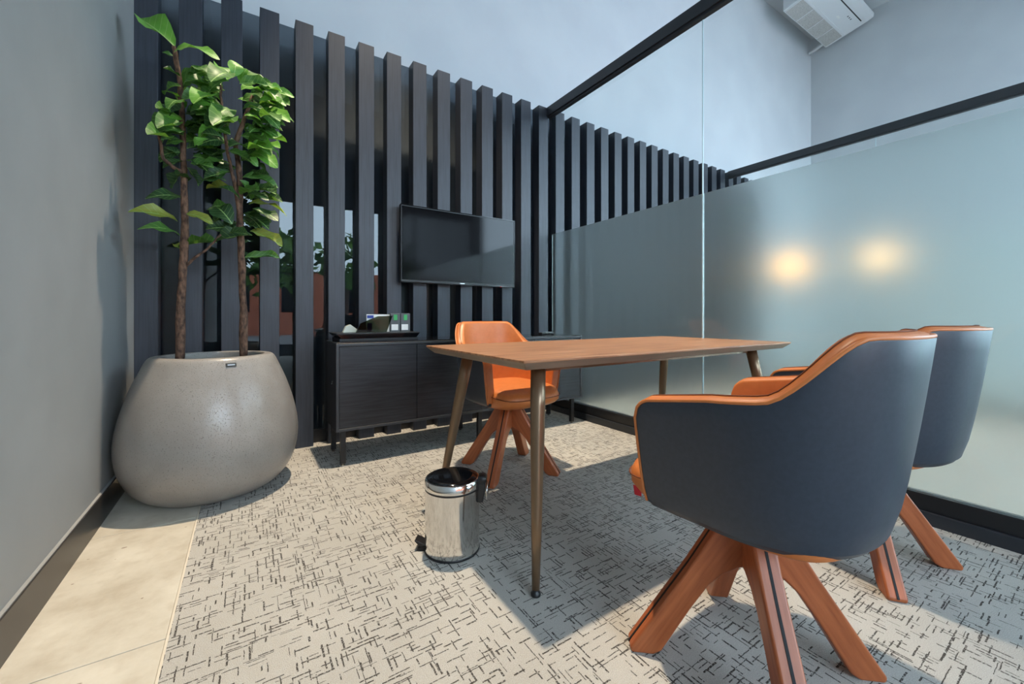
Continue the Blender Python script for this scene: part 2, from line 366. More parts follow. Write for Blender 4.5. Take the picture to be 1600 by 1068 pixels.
# ------------------------------------------------------------------ meeting table
def make_table(name, x0, x1, y0, y1, label):
    t = empty(name, ((x0 + x1) / 2, (y0 + y1) / 2, 0)); tag(t, label, 'table')
    hx, hy = (x1 - x0) / 2, (y1 - y0) / 2
    bm = bmesh.new()
    def ring(ix, z): return [bm.verts.new((sx * (hx - ix), sy * (hy - ix), z)) for sx, sy in ((-1, -1), (1, -1), (1, 1), (-1, 1))]
    rs = [ring(0.0, 0.750), ring(0, 0.743), ring(0.030, 0.716)]
    for a, b in zip(rs, rs[1:]):
        for i in range(4): bm.faces.new((a[i], a[(i + 1) % 4], b[(i + 1) % 4], b[i]))
    bm.faces.new(rs[0]); bm.faces.new(rs[-1][::-1])
    top = link('table_top', bm, M['table'], t, bevel=0.0015, seg=1)
    top.data.materials.append(M['table_edge'])
    for p in top.data.polygons:
        if -0.95 < p.normal.z < -0.3: p.material_index = 1
    for sx in (-1, 1):
        for sy in (-1, 1):
            foot = Vector((sx * (hx - 0.058), sy * (hy - 0.018), 0)); up = Vector((sx * (hx - 0.155), sy * (hy - 0.135), 0.7165))
            pts = [foot.lerp(up, s) for s in (0.022, 0.3, 0.6, 0.8, 1.0)]
            leg = link('leg', tube_bm(pts, [0.0125, 0.0185, 0.0235, 0.026, 0.027], 24), M['bronze'], t, smooth=True)
            link('foot_pad', lathe_bm([(0.012, 0), (0.016, 0.002), (0.016, 0.009), (0.011, 0.014), (0.010, 0.020)], 20, (foot.x, foot.y)), M['black_plastic'], leg, smooth=True)
    for sy in (-1, 1): link('under_rail', box_bm(-hx + 0.17, hx - 0.17, sy * (hy - 0.16) - 0.02, sy * (hy - 0.16) + 0.02, 0.69, 0.7165), M['bronze'], t)
    return t
make_table('meeting_table', 0.712, 2.468, 1.030, 1.845, 'rectangular walnut-topped meeting table with splayed tapered bronze metal legs')

# ------------------------------------------------------------------ chairs
ARM_Z, BACK_Z, BOT_Z, SEAT_Z = 0.675, 0.845, 0.424, 0.408
def u_curve(n_arm=20, n_arc=44):
    """list of (kind, param): straight left arm, the round back, straight right arm"""
    out = [('L', i / n_arm) for i in range(n_arm)] + [('A', i / n_arc) for i in range(n_arc + 1)] + [('R', (i + 1) / n_arm) for i in range(n_arm)]
    return out
def u_point(kd, p, a, b, y0, yf):
    if kd == 'L': return Vector((-a, yf + (y0 - yf) * p)), Vector((1, 0))
    if kd == 'R': return Vector((a, y0 + (yf - y0) * p)), Vector((-1, 0))
    th = PI * p; e = 0.86
    c, s = math.cos(th), math.sin(th)
    pt = Vector((-a * math.copysign(abs(c) ** e, c), y0 - b * abs(s) ** e))
    n = Vector((c / a, s / b)); n.normalize()
    return pt, n
def top_z(kd, p):
    if kd == 'A':
        ang = math.degrees(PI * p); ang = min(ang, 180 - ang)
        return ARM_Z + 0.030 + 0.018 * min(1, ang / 30) + (BACK_Z - ARM_Z - 0.048) * sstep(18, 56, ang)
    q = p if kd == 'L' else 1 - p               # 0 at the arm's front end
    e = min(1.0, q / 0.24); return ARM_Z + 0.030 * q - 0.042 * (1 - math.sqrt(max(0.0, 1 - (1 - e) ** 2)))
def shell_rows(off_out, off_in, dz_top, z_bot, rim=True, yf_add=0.0):
    """closed cross sections along the U: outer bottom -> outer top -> rim -> inner top -> inner bottom"""
    rows = []
    for kd, p in u_curve():
        zt = top_z(kd, p) + dz_top
        sec = []
        def P(t, off):
            pb, nb = u_point(kd, p, 0.240, 0.232, -0.035, 0.135 + yf_add); pt, nt = u_point(kd, p, 0.2925, 0.300, -0.035, 0.155 + yf_add)
            zfull = BOT_Z + (BACK_Z - BOT_Z) * t
            q = pb.lerp(pt, t ** 0.72); n = nb.lerp(nt, t).normalized(); q = q + n * off
            return Vector((q.x, q.y, zfull))
        tt = (zt - BOT_Z) / (BACK_Z - BOT_Z); tb = (z_bot - BOT_Z) / (BACK_Z - BOT_Z)
        N = 7
        pre = [P(max(0, tb) + (tt - max(0, tb)) * i / N, off_out) for i in range(N + 1)]
        pre[0].z = z_bot
        inn = [P(max(0, tb) + (tt - max(0, tb)) * i / N, off_in) for i in range(N, -1, -1)]
        inn[-1].z = z_bot
        mid = []
        if rim:
            o, i_ = pre[-1], inn[0]; h = (off_in - off_out) * 0.16
            for s in (0.2, 0.5, 0.8):
                m = o.lerp(i_, s); m.z += h * math.sin(PI * s); mid.append(m)
        rows.append(pre + mid + inn)
    return rows
def loft(rows, close=True):
    bm = bmesh.new(); V = [[bm.verts.new(p) for p in r] for r in rows]; n = len(V[0])
    for a, b in zip(V, V[1:]):
        for i in range(n if close else n - 1): bm.faces.new((a[i], a[(i + 1) % n], b[(i + 1) % n], b[i]))
    if close: bm.faces.new(V[0][::-1]); bm.faces.new(V[-1])
    return bm
def make_chair():
    t = empty('armchair')
    sh = link('shell', loft(shell_rows(0.0, 0.010, 0.0, BOT_Z, rim=False)), M['navy'], t, smooth=True)
    m = sh.modifiers.new('bevel', 'BEVEL'); m.width = 0.003; m.segments = 2; m.limit_method = 'ANGLE'; m.angle_limit = math.radians(50)
    # underside pan of the shell
    bm = bmesh.new(); rings = []
    for sc, z in ((1.0, BOT_Z + 0.004), (0.95, BOT_Z - 0.012), (0.80, BOT_Z - 0.022), (0.3, BOT_Z - 0.030)):
        ring = []
        for kd, p in u_curve():
            q, _ = u_point(kd, p, 0.240, 0.232, -0.035, 0.135); q = Vector((q.x * sc, (q.y + 0.03) * sc - 0.03)); ring.append(bm.verts.new((q.x, q.y, z)))
        rings.append(ring)
    for a, b in zip(rings, rings[1:]):
        for i in range(len(a)): bm.faces.new((a[i], a[(i + 1) % len(a)], b[(i + 1) % len(a)], b[i]))
    bm.faces.new(rings[-1])
    link('under_pan', bm, M['navy'], sh, smooth=True)
    li = link('inner_lining', loft(shell_rows(0.008, 0.055, 0.004, BOT_Z + 0.004, yf_add=0.006)), M['orange'], t, smooth=True)
    m = li.modifiers.new('bevel', 'BEVEL'); m.width = 0.006; m.segments = 3; m.limit_method = 'ANGLE'; m.angle_limit = math.radians(50)
    # piping along the shell's outer edge
    pts = []
    rows = shell_rows(0.004, 0.010, 0.002, BOT_Z, rim=False, yf_add=0.004)
    pts += [rows[0][i] for i in range(0, 8)] + [r[7] for r in rows[1:-1]] + [rows[-1][i] for i in range(7, -1, -1)]
    link('piping', tube_bm(pts, 0.0045, 8), M['orange'], li, smooth=True)
    pts = [r[8].lerp(r[9], 0.9) + Vector((0, 0, 0.0012)) for r in shell_rows(0.008, 0.055, 0.004, BOT_Z + 0.004)]
    link('seam', tube_bm(pts, 0.0016, 6), M['leather_seam'], li, smooth=True)
    # back centre seam on the lining
    # seat cushion
    bm = bmesh.new()
    def outline(sc):
        o = []
        for k in range(48):
            th = 2 * PI * k / 48; c, s = math.cos(th), math.sin(th)
            e = 0.52; xx = 0.222 * math.copysign(abs(c) ** e, c); yy = (0.282 if s > 0 else 0.225) * math.copysign(abs(s) ** e, s)
            o.append((xx * sc, yy * sc))
        return o
    rings = []
    for sc, z in ((0.86, SEAT_Z - 0.012), (0.955, SEAT_Z + 0.002), (1.0, SEAT_Z + 0.035), (0.99, SEAT_Z + 0.062), (0.94, SEAT_Z + 0.083), (0.80, SEAT_Z + 0.094), (0.45, SEAT_Z + 0.098)):
        ring = []
        for xx, yy in outline(sc):
            drop = 0.016 * sstep(0.12, 0.28, yy) if z > SEAT_Z + 0.03 else 0
            ring.append(bm.verts.new((xx, yy - 0.020 + 0.02 * (z - SEAT_Z) / 0.1, z - drop)))
        rings.append(ring)
    for a, b in zip(rings, rings[1:]):
        for i in range(48): bm.faces.new((a[i], a[(i + 1) % 48], b[(i + 1) % 48], b[i]))
    bm.faces.new(rings[0][::-1]); bm.faces.new(rings[-1])
    cu = link('seat_cushion', bm, M['orange'], t, smooth=True)
    o = outline(1.004); link('seam', tube_bm([(x, y - 0.008, SEAT_Z + 0.058 - 0.016 * sstep(0.12, 0.28, y)) for x, y in o], 0.0022, 6, closed=True), M['leather_seam'], cu, smooth=True)
    # swivel hub and four timber legs
    link('hub', lathe_bm([(0.018, 0.245), (0.022, 0.26), (0.022, 0.390), (0.075, 0.392), (0.075, 0.398)], 28), M['matt_black'], t, smooth=False)
    prof = [(0.016, 0.392), (0.058, 0.392), (0.150, 0.240), (0.302, 0.012), (0.297, 0.0), (0.242, 0.0), (0.222, 0.012), (0.150, 0.130), (0.105, 0.196), (0.070, 0.228), (0.035, 0.246), (0.016, 0.250)]
    legm = prism_bm(prof, 'y', -0.026, 0.026); g = []
    inl = bmesh.new()
    ip = [(0.058, 0.3935), (0.150, 0.2415), (0.3035, 0.0125)]
    rows = [[Vector((x, s, z)) for s in (-0.0033, 0.0033)] + [Vector((x - 0.005, s, z - 0.004)) for s in (0.0033, -0.0033)] for x, z in ip]
    V = [[inl.verts.new(p) for p in r] for r in rows]
    for a, b in zip(V, V[1:]):
        for i in range(4): inl.faces.new((a[i], a[(i + 1) % 4], b[(i + 1) % 4], b[i]))
    inl.faces.new(V[0][::-1]); inl.faces.new(V[-1])
    lo = None
    for k in range(4):
        if lo is None: lo = link('leg', legm, M['chair_wood'], t, bevel=0.006, seg=3); io = link('inlay', inl, M['matt_black'], lo); L = lo
        else: L = link('leg', lo.data, None, t, bevel=0.006, seg=3); link('inlay', io.data, None, L)
        L.rotation_euler = (0, 0, PI / 4 + k * PI / 2)
    return t
def swivel(c, deg):          # turn the legs against the seat
    for l in c.children:
        if l.name.startswith('leg'): l.rotation_euler.z += math.radians(deg)
chair = make_chair()
chair.location = (1.09, 0.552, 0); chair.rotation_euler = (0, 0, math.radians(3))
tag(chair, 'navy and tan leather armchair, red tag under the front of its seat', 'chair', 'leather armchairs around the meeting table')
c2 = copy_tree(chair); c2.location = (1.93, 0.59, 0); c2.rotation_euler = (0, 0, math.radians(-8))
tag(c2, 'navy and tan leather armchair standing between the red-tagged armchair and the frosted glass', 'chair')
c3 = copy_tree(chair); c3.location = (1.285, 2.01, 0); c3.rotation_euler = (0, 0, math.radians(183))
tag(c3, 'tan leather armchair tucked under the table in front of the black cabinet', 'chair')
swivel(c3, 172 - 183)
link('tag', prism_bm([(0, 0), (0.022, -0.004), (0.022, -0.030), (0.004, -0.026)], 'y', -0.001, 0.001), M['red'], chair, loc=(-0.184, 0.222, 0.422)).rotation_euler = (0, 0, -0.87)

# ------------------------------------------------------------------ black sideboard
def make_cabinet():
    x0, x1, y0, y1, z0, z1 = 0.437, 2.365, 2.562, 2.955, 0.208, 0.728
    t = empty('sideboard', ((x0 + x1) / 2, (y0 + y1) / 2, 0)); ox, oy = t.location.x, t.location.y
    B = lambda n, a, b, c, d, e, f, m, par=t, **kw: link(n, box_bm(a - ox, b - ox, c - oy, d - oy, e, f), m, par, **kw)
    th = 0.016
    B('side_panel', x0, x0 + th, y0 + 0.012, y1, z0, z1 - th, M['cab_side']); B('side_panel', x1 - th, x1, y0 + 0.012, y1, z0, z1 - th, M['cab_side'])
    B('top_panel', x0, x1, y0 + 0.012, y1, z1 - th, z1, M['cab_side']); B('bottom_panel', x0 + th, x1 - th, y0 + 0.012, y1, z0, z0 + th, M['cab_side'])
    B('back_panel', x0 + th, x1 - th, y1 - 0.01, y1, z0 + th, z1 - th, M['cab_side'])
    for a, b, e, f in ((x0, x0 + th, z0, z1), (x1 - th, x1, z0, z1), (x0 + th, x1 - th, z0, z0 + th), (x0 + th, x1 - th, z1 - th, z1)):
        B('face_frame', a, b, y0, y0 + 0.012, e, f, M['cab_frame'], bevel=0.001, seg=1)
    B('top_glass', x0 + 0.004, x1 - 0.004, y0 + 0.006, y1 - 0.004, z1, z1 + 0.006, M['gloss_black'], bevel=0.001, seg=1)
    w = (x1 - x0 - 2 * th) / 4
    for k in range(4):
        a = x0 + th + k * w
        B('door', a + 0.0015, a + w - 0.0015, y0 + 0.003, y0 + 0.021, z0 + th + 0.002, z1 - th - 0.002, M['cab'], bevel=0.0012, seg=1)
    for lx in (x0 + 0.042, (x0 + x1) / 2, x1 - 0.09):
        for ly in (y0 + 0.03, y1 - 0.05):
            l = B('leg', lx - 0.015, lx + 0.015, ly - 0.015, ly + 0.015, 0.014, z0, M['black_plastic'], bevel=0.001, seg=1)
            link('foot_pad', lathe_bm([(0.012, 0), (0.012, 0.006), (0.005, 0.008), (0.005, 0.016)], 16, (lx - ox, ly - oy)), M['chrome'], l)
    for q in ((2.70, 0.49), (2.715, 0.475)):
        link('screw_cap', lathe_bm([(0.004, -0.002), (0.004, 0.0006)], 12), M['chrome'], t, loc=(x0 - ox, q[0] - oy, q[1])).rotation_euler = (0, -PI / 2, 0)
    tag(t, 'long black sideboard with four flat doors on slim legs against the slats', 'cabinet')
    return t
make_cabinet()
TOPZ = 0.734
# tray with leaflet boxes
tr = empty('tray', (0.72, 2.80, TOPZ)); tag(tr, 'low black two-tier display tray on the left end of the sideboard', 'tray')
link('lower_tier', box_bm(-0.245, 0.255, -0.13, 0.13, 0, 0.018), M['black_plastic'], tr, bevel=0.002)
link('upper_tier', prism_bm([(-0.235, 0.018), (0.24, 0.018), (0.262, 0.045), (-0.262, 0.045)], 'y', -0.14, 0.14), M['gloss_black'], tr, bevel=0.001, seg=1)
link('tray_lip', prism_bm([(-0.262, 0.045), (0.262, 0.045), (0.266, 0.051), (-0.266, 0.051)], 'y', -0.144, 0.144), M['black_plastic'], tr)
TZ = TOPZ + 0.051
# crystal award
aw = link('glass_award', prism_bm([(-0.04, 0), (0.045, 0), (0.050, 0.018), (0.004, 0.052), (-0.022, 0.040)], 'y', -0.02, 0.02), plain('crystal', srgb(198, 205, 195), 0.05), None, loc=(0.555, 2.80, TZ), bevel=0.002)
tag(aw, 'small faceted pale crystal award on the black tray', 'award')
sg = link('glass_plaque', prism_bm([(-0.12, 0), (0.075, 0), (0.115, 0.108), (0.02, 0.105), (-0.09, 0.06)], 'y', -0.010, 0.010), M['smoke_glass'], None, loc=(0.705, 2.745, TZ), bevel=0.001, seg=1)
tag(sg, 'slanted smoked glass plaque in front of the white card', 'plaque')
lc = empty('leaflet_card', (0.745, 2.82, TZ)); tag(lc, 'white card with a blue stripe behind the smoked plaque', 'leaflet')
link('card', box_bm(-0.075, 0.08, -0.004, 0.004, 0, 0.118), M['white'], lc)
link('blue_stripe', box_bm(-0.072, -0.040, -0.0052, -0.004, 0.002, 0.060), M['blue'], lc); link('blue_patch', box_bm(-0.072, -0.030, -0.0052, -0.004, 0.092, 0.112), M['blue'], lc)
for i, (bx, lab) in enumerate(((0.856, 'grey box with green sticker, the one beside the white card'), (0.926, 'grey box with green sticker, at the outer end of the tray'))):
    b = empty('product_box', (bx, 2.82, TZ)); tag(b, lab, 'box', 'grey boxes on the tray')
    link('carton', box_bm(-0.033, 0.033, -0.03, 0.03, 0, 0.125), M['grey_box'], b, bevel=0.001, seg=1)
    link('green_sticker', box_bm(-0.012, 0.012, -0.0312, -0.0300, 0.078, 0.116), M['green'], b)
    link('white_label', box_bm(-0.028, 0.018, -0.0312, -0.0300, 0.010, 0.050), M['white'], b)
rc = empty('remote_control', (2.17, 2.80, TOPZ), 0.25); tag(rc, 'small black remote control lying on the right end of the sideboard', 'remote control')
link('remote_body', box_bm(-0.085, 0.085, -0.022, 0.022, 0, 0.02), M['black_plastic'], rc, bevel=0.005)
link('remote_face', box_bm(-0.03, 0.07, -0.014, 0.014, 0.02, 0.0215), M['silver'], rc)

# ------------------------------------------------------------------ television
tv = empty('television', (1.475, 3.04, 1.44)); tag(tv, 'flat black television mounted on the slatted wall', 'television')
TW, TH = 0.512, 0.294
link('casing', box_bm(-TW, TW, -0.02, 0.012, -TH, TH), M['black_plastic'], tv, bevel=0.003)
link('rear_housing', box_bm(-0.36, 0.36, 0.012, 0.036, -0.22, 0.14), M['black_plastic'], tv, bevel=0.006)
link('wall_mount', box_bm(-0.22, 0.22, 0.034, 0.052, -0.12, 0.12), M['matt_black'], tv)
link('screen', box_bm(-TW + 0.012, TW - 0.012, -0.0215, -0.0195, -TH + 0.022, TH - 0.012), M['screen'], tv)
for a, b, c, d in ((-TW, TW, TH - 0.005, TH), (-TW, -TW + 0.005, -TH, TH - 0.005), (TW - 0.005, TW, -TH, TH - 0.005), (-TW + 0.005, TW - 0.005, -TH, -TH + 0.008)):
    link('bezel', box_bm(a, b, -0.024, -0.0195, c, d), M['gloss_black'], tv, bevel=0.001, seg=1)
link('badge', box_bm(-0.02, 0.02, -0.0245, -0.021, -TH + 0.009, -TH + 0.014), M['silver'], tv)
link('status_light', box_bm(0.36, 0.372, -0.0245, -0.021, -TH - 0.004, -TH + 0.002), M['red'], tv)

# ------------------------------------------------------------------ pedal bin
bn = empty('pedal_bin', (0.660, 1.437, 0)); tag(bn, 'small polished steel pedal bin with a black lid beside the table leg', 'bin')
R = 0.1035
link('base_ring', lathe_bm([(R - 0.004, 0), (R + 0.001, 0.003), (R + 0.001, 0.010), (R - 0.002, 0.012)], 64), M['black_plastic'], bn, smooth=True)
link('body', lathe_bm([(R - 0.0005, 0.011), (R - 0.0005, 0.236), (R - 0.006, 0.238)], 72), M['chrome'], bn, smooth=True).modifiers.new('e', 'EDGE_SPLIT').split_angle = 0.6
link('gasket', lathe_bm([(R - 0.003, 0.236), (R - 0.001, 0.238), (R - 0.001, 0.243), (R - 0.004, 0.245)], 64), M['black_plastic'], bn, smooth=True)
lid = link('lid', lathe_bm([(R + 0.001, 0.244), (R + 0.001, 0.268), (R - 0.003, 0.274), (R - 0.006, 0.275)], 72), M['chrome'], bn, smooth=True); lid.modifiers.new('e', 'EDGE_SPLIT').split_angle = 0.6
link('lid_disc', lathe_bm([(R - 0.006, 0.273), (R - 0.0075, 0.2765), (R * 0.7, 0.280), (R * 0.35, 0.282), (0.004, 0.2825)], 64), M['gloss_black'], lid, smooth=True)
ha = math.radians(-35)      # hinge to the right of the bin as the picture shows it
hx, hy = math.cos(ha), math.sin(ha)
hg = link('hinge', prism_bm([(-0.004, 0.185), (0.016, 0.185), (0.022, 0.215), (0.026, 0.262), (0.018, 0.280), (-0.004, 0.283)], 'y', -0.022, 0.022), M['black_plastic'], bn, loc=(hx * R, hy * R, 0), bevel=0.004); hg.rotation_euler = (0, 0, ha)
link('hinge_cap', lathe_bm([(0.014, -0.024), (0.017, -0.020), (0.017, 0.020), (0.014, 0.024)], 18), M['black_plastic'], hg, loc=(0.012, 0, 0.268), smooth=True).rotation_euler = (PI / 2, 0, 0)
link('wire_handle', tube_bm([(R + 0.030, 0.026 * s, 0.20 + 0.06 * (1 - abs(s))) for s in (-1, -0.5, 0, 0.5, 1)], 0.002, 8), M['chrome'], bn, smooth=True).rotation_euler = (0, 0, ha)
pd = link('pedal', prism_bm([(-0.004, 0.022), (0.036, 0.040), (0.038, 0.035), (0.008, 0.006), (-0.004, 0.006)], 'y', -0.022, 0.022), M['black_plastic'], bn, loc=(-R * math.cos(ha), -R * math.sin(ha), 0), bevel=0.002)
pd.rotation_euler = (0, 0, ha + PI)
link('pedal_guard', prism_bm([(-0.006, 0.0), (0.030, 0.0), (0.020, 0.012), (-0.006, 0.016)], 'y', -0.026, 0.026), M['matt_black'], pd)

# ------------------------------------------------------------------ plant pot with two fig trees
PX, PY = -0.141, 2.625
pot = empty('plant_pot', (PX, PY, 0)); tag(pot, 'large round pebble-shaped grey concrete plant pot', 'plant pot')
raw = [(0.19, 0.0), (0.245, 0.008), (0.30, 0.040), (0.345, 0.098), (0.374, 0.175), (0.385, 0.262), (0.378, 0.350), (0.356, 0.450), (0.324, 0.550), (0.292, 0.628), (0.274, 0.668), (0.262, 0.684), (0.250, 0.690), (0.228, 0.689), (0.222, 0.682), (0.222, 0.600)]
prof = []
for i in range(len(raw) - 1):                     # smooth the profile
    p0, p1, p2, p3 = raw[max(i - 1, 0)], raw[i], raw[i + 1], raw[min(i + 2, len(raw) - 1)]
    for s in (0, 1 / 3, 2 / 3):
        prof.append(tuple(0.5 * (2 * p1[k] + (p2[k] - p0[k]) * s + (2 * p0[k] - 5 * p1[k] + 4 * p2[k] - p3[k]) * s * s + (3 * p1[k] - p0[k] - 3 * p2[k] + p3[k]) * s ** 3) for k in (0, 1)))
prof.append(raw[-1])
link('vessel', lathe_bm(prof, 96, cap1=False), M['pot'], pot, smooth=True)
link('soil', lathe_bm([(0.224, 0.600), (0.224, 0.622), (0.15, 0.630), (0.01, 0.634)], 48), M['soil'], pot)
# small dark name plate just under the rim, facing the viewer
pa = math.atan2(0 - PY, 0 - PX) + math.radians(13)
pl = link('name_plate', box_bm(-0.0005, 0.003, -0.021, 0.021, -0.009, 0.009), plain('plate_dark', srgb(70, 68, 66), 0.4, 0.6), pot, loc=(0.2795 * math.cos(pa), 0.2795 * math.sin(pa), 0.657)); pl.rotation_euler = (0, -math.radians(24), pa)
link('engraving', box_bm(0.003, 0.0035, -0.015, 0.015, -0.003, 0.003), M['silver'], pl)

rng = random.Random(7)
def leaf_mesh(name, curl, fold, wav, mat):
    nl, nw = 8, 2; vs, fs = [], []
    hw = lambda s: 0.36 * (math.sin(PI * s ** 0.95) ** 0.62) * (0.55 + 0.55 * s) if 0 < s < 1 else 0.012
    for i in range(nl + 1):
        s = (0, .12, .28, .45, .62, .78, .90, .97, 1.0)[i]
        for j in range(-nw, nw + 1):
            q = j / nw; w = hw(s)
            z = curl * (s - s * s * 1.6) + fold * abs(q) * w * 1.2 + wav * math.sin(s * 9 + (2 if q > 0 else 0)) * abs(q) * w
            vs.append((q * w, s, z))
    k = 2 * nw + 1
    for i in range(nl):
        for j in range(2 * nw): a = i * k + j; fs.append((a, a + 1, a + k + 1, a + k))
    me = bpy.data.meshes.new(name); me.from_pydata(vs, [], fs); me.materials.append(mat)
    for p in me.polygons: p.use_smooth = True
    return me
LEAF = {c: [leaf_mesh('leaf', cu, fo, wa, M['leaf_' + c]) for cu, fo, wa in ((0.35, 0.35, 0.25), (0.15, 0.55, 0.35), (0.5, 0.15, 0.3))] for c in ('dark', 'mid', 'light', 'yellow')}
S = 2.543
def px(x, y): return 180 + x / S, y / S
def add_leaf(root, base, tip, col, up=0.6, cam=0.85, width=1.0):
    d = (tip - base) * 1.12; L = d.length; yv = d.normalized()
    n = Vector((rng.uniform(-.25, .25), -cam * rng.uniform(0.4, 1.3), up + rng.uniform(-.2, .2)))
    n = (n - yv * n.dot(yv)).normalized(); xv = yv.cross(n)
    o = bpy.data.objects.new('leaf', rng.choice(LEAF[col])); COL.objects.link(o); o.parent = root
    m = Matrix((xv * L * width, yv * L, n * L)).transposed().to_4x4(); m.translation = base - root.location
    o.matrix_local = m
    return o
def fig(name, loc, label, stems, leaves, fills, y0):
    t = empty(name, loc); tag(t, label, 'plant', 'fig trees in the grey pot')
    for pix, r0, r1 in stems:
        pts = [at_y(u, v, y0 + dy) for u, v, dy in pix]; fine = []
        for a, b in zip(pts, pts[1:]):
            for s in range(4): fine.append(a.lerp(b, s / 4) + Vector((rng.uniform(-1, 1), rng.uniform(-1, 1), 0)) * 0.002)
        fine.append(pts[-1]); n = len(fine)
        link('trunk', tube_bm([p - t.location for p in fine], [(r0 + (r1 - r0) * i / (n - 1)) * rng.uniform(0.9, 1.12) for i in range(n)], 9), M['bark'], t, smooth=True)
    for (bx, by, tx, ty, c, w) in leaves:
        d1 = rng.uniform(-0.06, 0.06); d2 = d1 + rng.uniform(-0.10, 0.07)
        add_leaf(t, at_y(*px(bx, by), y0 + d1), at_y(*px(tx, ty), y0 + d2), c, width=w)
    for (cx_, cy_, rx, ry, n, cols) in fills:
        for i in range(n):
            a = rng.uniform(0, 2 * PI); r = math.sqrt(rng.random()); x, y = cx_ + rx * r * math.cos(a), cy_ + ry * r * math.sin(a)
            an = rng.uniform(-0.9, 0.9) + (0 if x > cx_ else PI); ln = rng.uniform(62, 100); ys = y0 + rng.uniform(-0.13, 0.12)
            add_leaf(t, at_y(*px(x, y), ys), at_y(*px(x + ln * math.cos(an), y + 0.5 * ln * math.sin(an)), ys + rng.uniform(-0.12, 0.06)), rng.choice(cols))
    return t
Y1, Y2 = 2.64, 2.61
tall_leaves = [(238, 188, 108, 72, 'light', .95), (235, 208, 372, 188, 'light', .85), (236, 228, 196, 204, 'mid', .8), (258, 305, 200, 270, 'dark', 1.0), (262, 300, 338, 288, 'mid', 1.0),
    (268, 350, 335, 270, 'mid', .9), (275, 395, 355, 360, 'mid', 1.0), (278, 430, 222, 355, 'light', 1.0), (275, 440, 205, 405, 'mid', 1.0), (272, 480, 188, 445, 'light', 1.1), (275, 525, 190, 505, 'mid', 1.1), (285, 455, 365, 425, 'mid', 1.0),
    (282, 505, 350, 480, 'dark', 1.0), (275, 565, 210, 560, 'mid', 1.0), (272, 605, 182, 612, 'dark', .9), (285, 590, 352, 580, 'dark', 1.0), (278, 640, 195, 660, 'dark', .9), (285, 665, 332, 730, 'dark', 1.1),
    (276, 680, 224, 738, 'dark', 1.1), (290, 640, 352, 655, 'dark', 1.0), (285, 540, 345, 520, 'mid', 1.0), (278, 795, 148, 765, 'dark', .75), (248, 880, 86, 828, 'yellow', .62), (258, 938, 130, 888, 'mid', .6),
    (282, 850, 372, 872, 'yellow', .75), (250, 985, 382, 955, 'mid', .6), (270, 1000, 236, 970, 'yellow', .8), (300, 330, 420, 385, 'mid', .7), (262, 640, 225, 590, 'dark', 1.0), (290, 720, 250, 690, 'dark', 1.0)]
bush_leaves = [(445, 320, 412, 252, 'light', 1.1), (470, 305, 482, 244, 'light', 1.2), (500, 330, 514, 275, 'light', 1.1), (455, 300, 500, 285, 'light', 1.0), (540, 340, 606, 322, 'mid', .9), (585, 385, 692, 368, 'light', .8), (600, 455, 694, 455, 'mid', .6),
    (580, 490, 665, 492, 'mid', .7), (555, 495, 605, 535, 'light', 1.1), (600, 575, 656, 615, 'mid', .9), (555, 565, 616, 622, 'dark', 1.0), (555, 615, 622, 652, 'dark', .9), (390, 310, 316, 252, 'mid', .9), (405, 360, 300, 308, 'mid', .9),
    (405, 395, 318, 400, 'mid', 1.0), (425, 440, 320, 372, 'light', .9), (435, 485, 340, 445, 'mid', 1.0), (440, 565, 348, 555, 'dark', 1.0), (450, 600, 526, 625, 'mid', .8), (455, 650, 345, 645, 'mid', .8), (460, 685, 365, 700, 'dark', .9),
    (505, 705, 630, 722, 'mid', .7), (495, 715, 540, 785, 'mid', 1.0), (480, 755, 373, 742, 'yellow', .7), (495, 790, 428, 738, 'dark', 1.0), (515, 790, 648, 792, 'dark', .8), (530, 812, 668, 820, 'yellow', .6), (505, 850, 600, 885, 'dark', .9),
    (500, 870, 562, 905, 'dark', 1.0), (465, 890, 398, 808, 'dark', 1.1), (465, 905, 372, 905, 'dark', 1.1), (455, 925, 515, 925, 'dark', 1.0), (545, 935, 412, 948, 'dark', .7), (535, 918, 652, 965, 'yellow', .75), (515, 1022, 638, 1018, 'mid', .5),
    (505, 400, 590, 380, 'mid', 1.0), (520, 440, 600, 420, 'light', 1.0), (480, 470, 520, 520, 'mid', 1.0), (500, 540, 590, 560, 'mid', .9), (520, 590, 470, 560, 'dark', 1.0), (500, 640, 560, 600, 'dark', 1.0), (530, 700, 600, 690, 'dark', .7)]
fig('fig_tree', (at_y(281, 560, Y1).x, Y1, 0.63), 'taller slender fig tree with a long bare trunk at the grey pot\'s wall side',
    [([(281, 566, 0), (283, 480, 0), (287, 400, 0), (289, 330, 0), (287, 260, 0), (285, 190, 0), (281, 130, 0), (275, 90, -.01), (271, 72, -.02)], 0.020, 0.009),
     ([(288, 270, 0), (272, 262, -.02), (255, 248, -.03), (249, 215, -.03), (247, 180, -.03)], 0.010, 0.006),
     ([(287, 418, 0), (305, 402, -.02), (325, 388, -.03), (345, 366, -.04)], 0.007, 0.005)],
    tall_leaves, [(275, 500, 60, 170, 34, ('mid', 'dark', 'mid'))], Y1)
fig('fig_tree', (at_y(381, 556, Y2).x, Y2, 0.63), 'bushy fig tree with a dense round crown, on the sideboard side of the grey pot',
    [([(381, 562, 0), (380, 480, 0), (377, 400, 0), (374, 320, 0), (374, 265, 0), (368, 225, 0), (382, 185, -.02), (395, 150, -.02)], 0.020, 0.008),
     ([(376, 350, 0), (366, 285, -.02), (356, 240, -.03), (350, 190, -.03), (345, 150, -.03), (345, 128, -.03)], 0.010, 0.005)],
    bush_leaves, [(480, 400, 130, 110, 46, ('mid', 'light', 'mid')), (475, 530, 125, 100, 34, ('mid', 'dark', 'light')), (500, 740, 60, 170, 16, ('dark', 'mid'))], Y2)

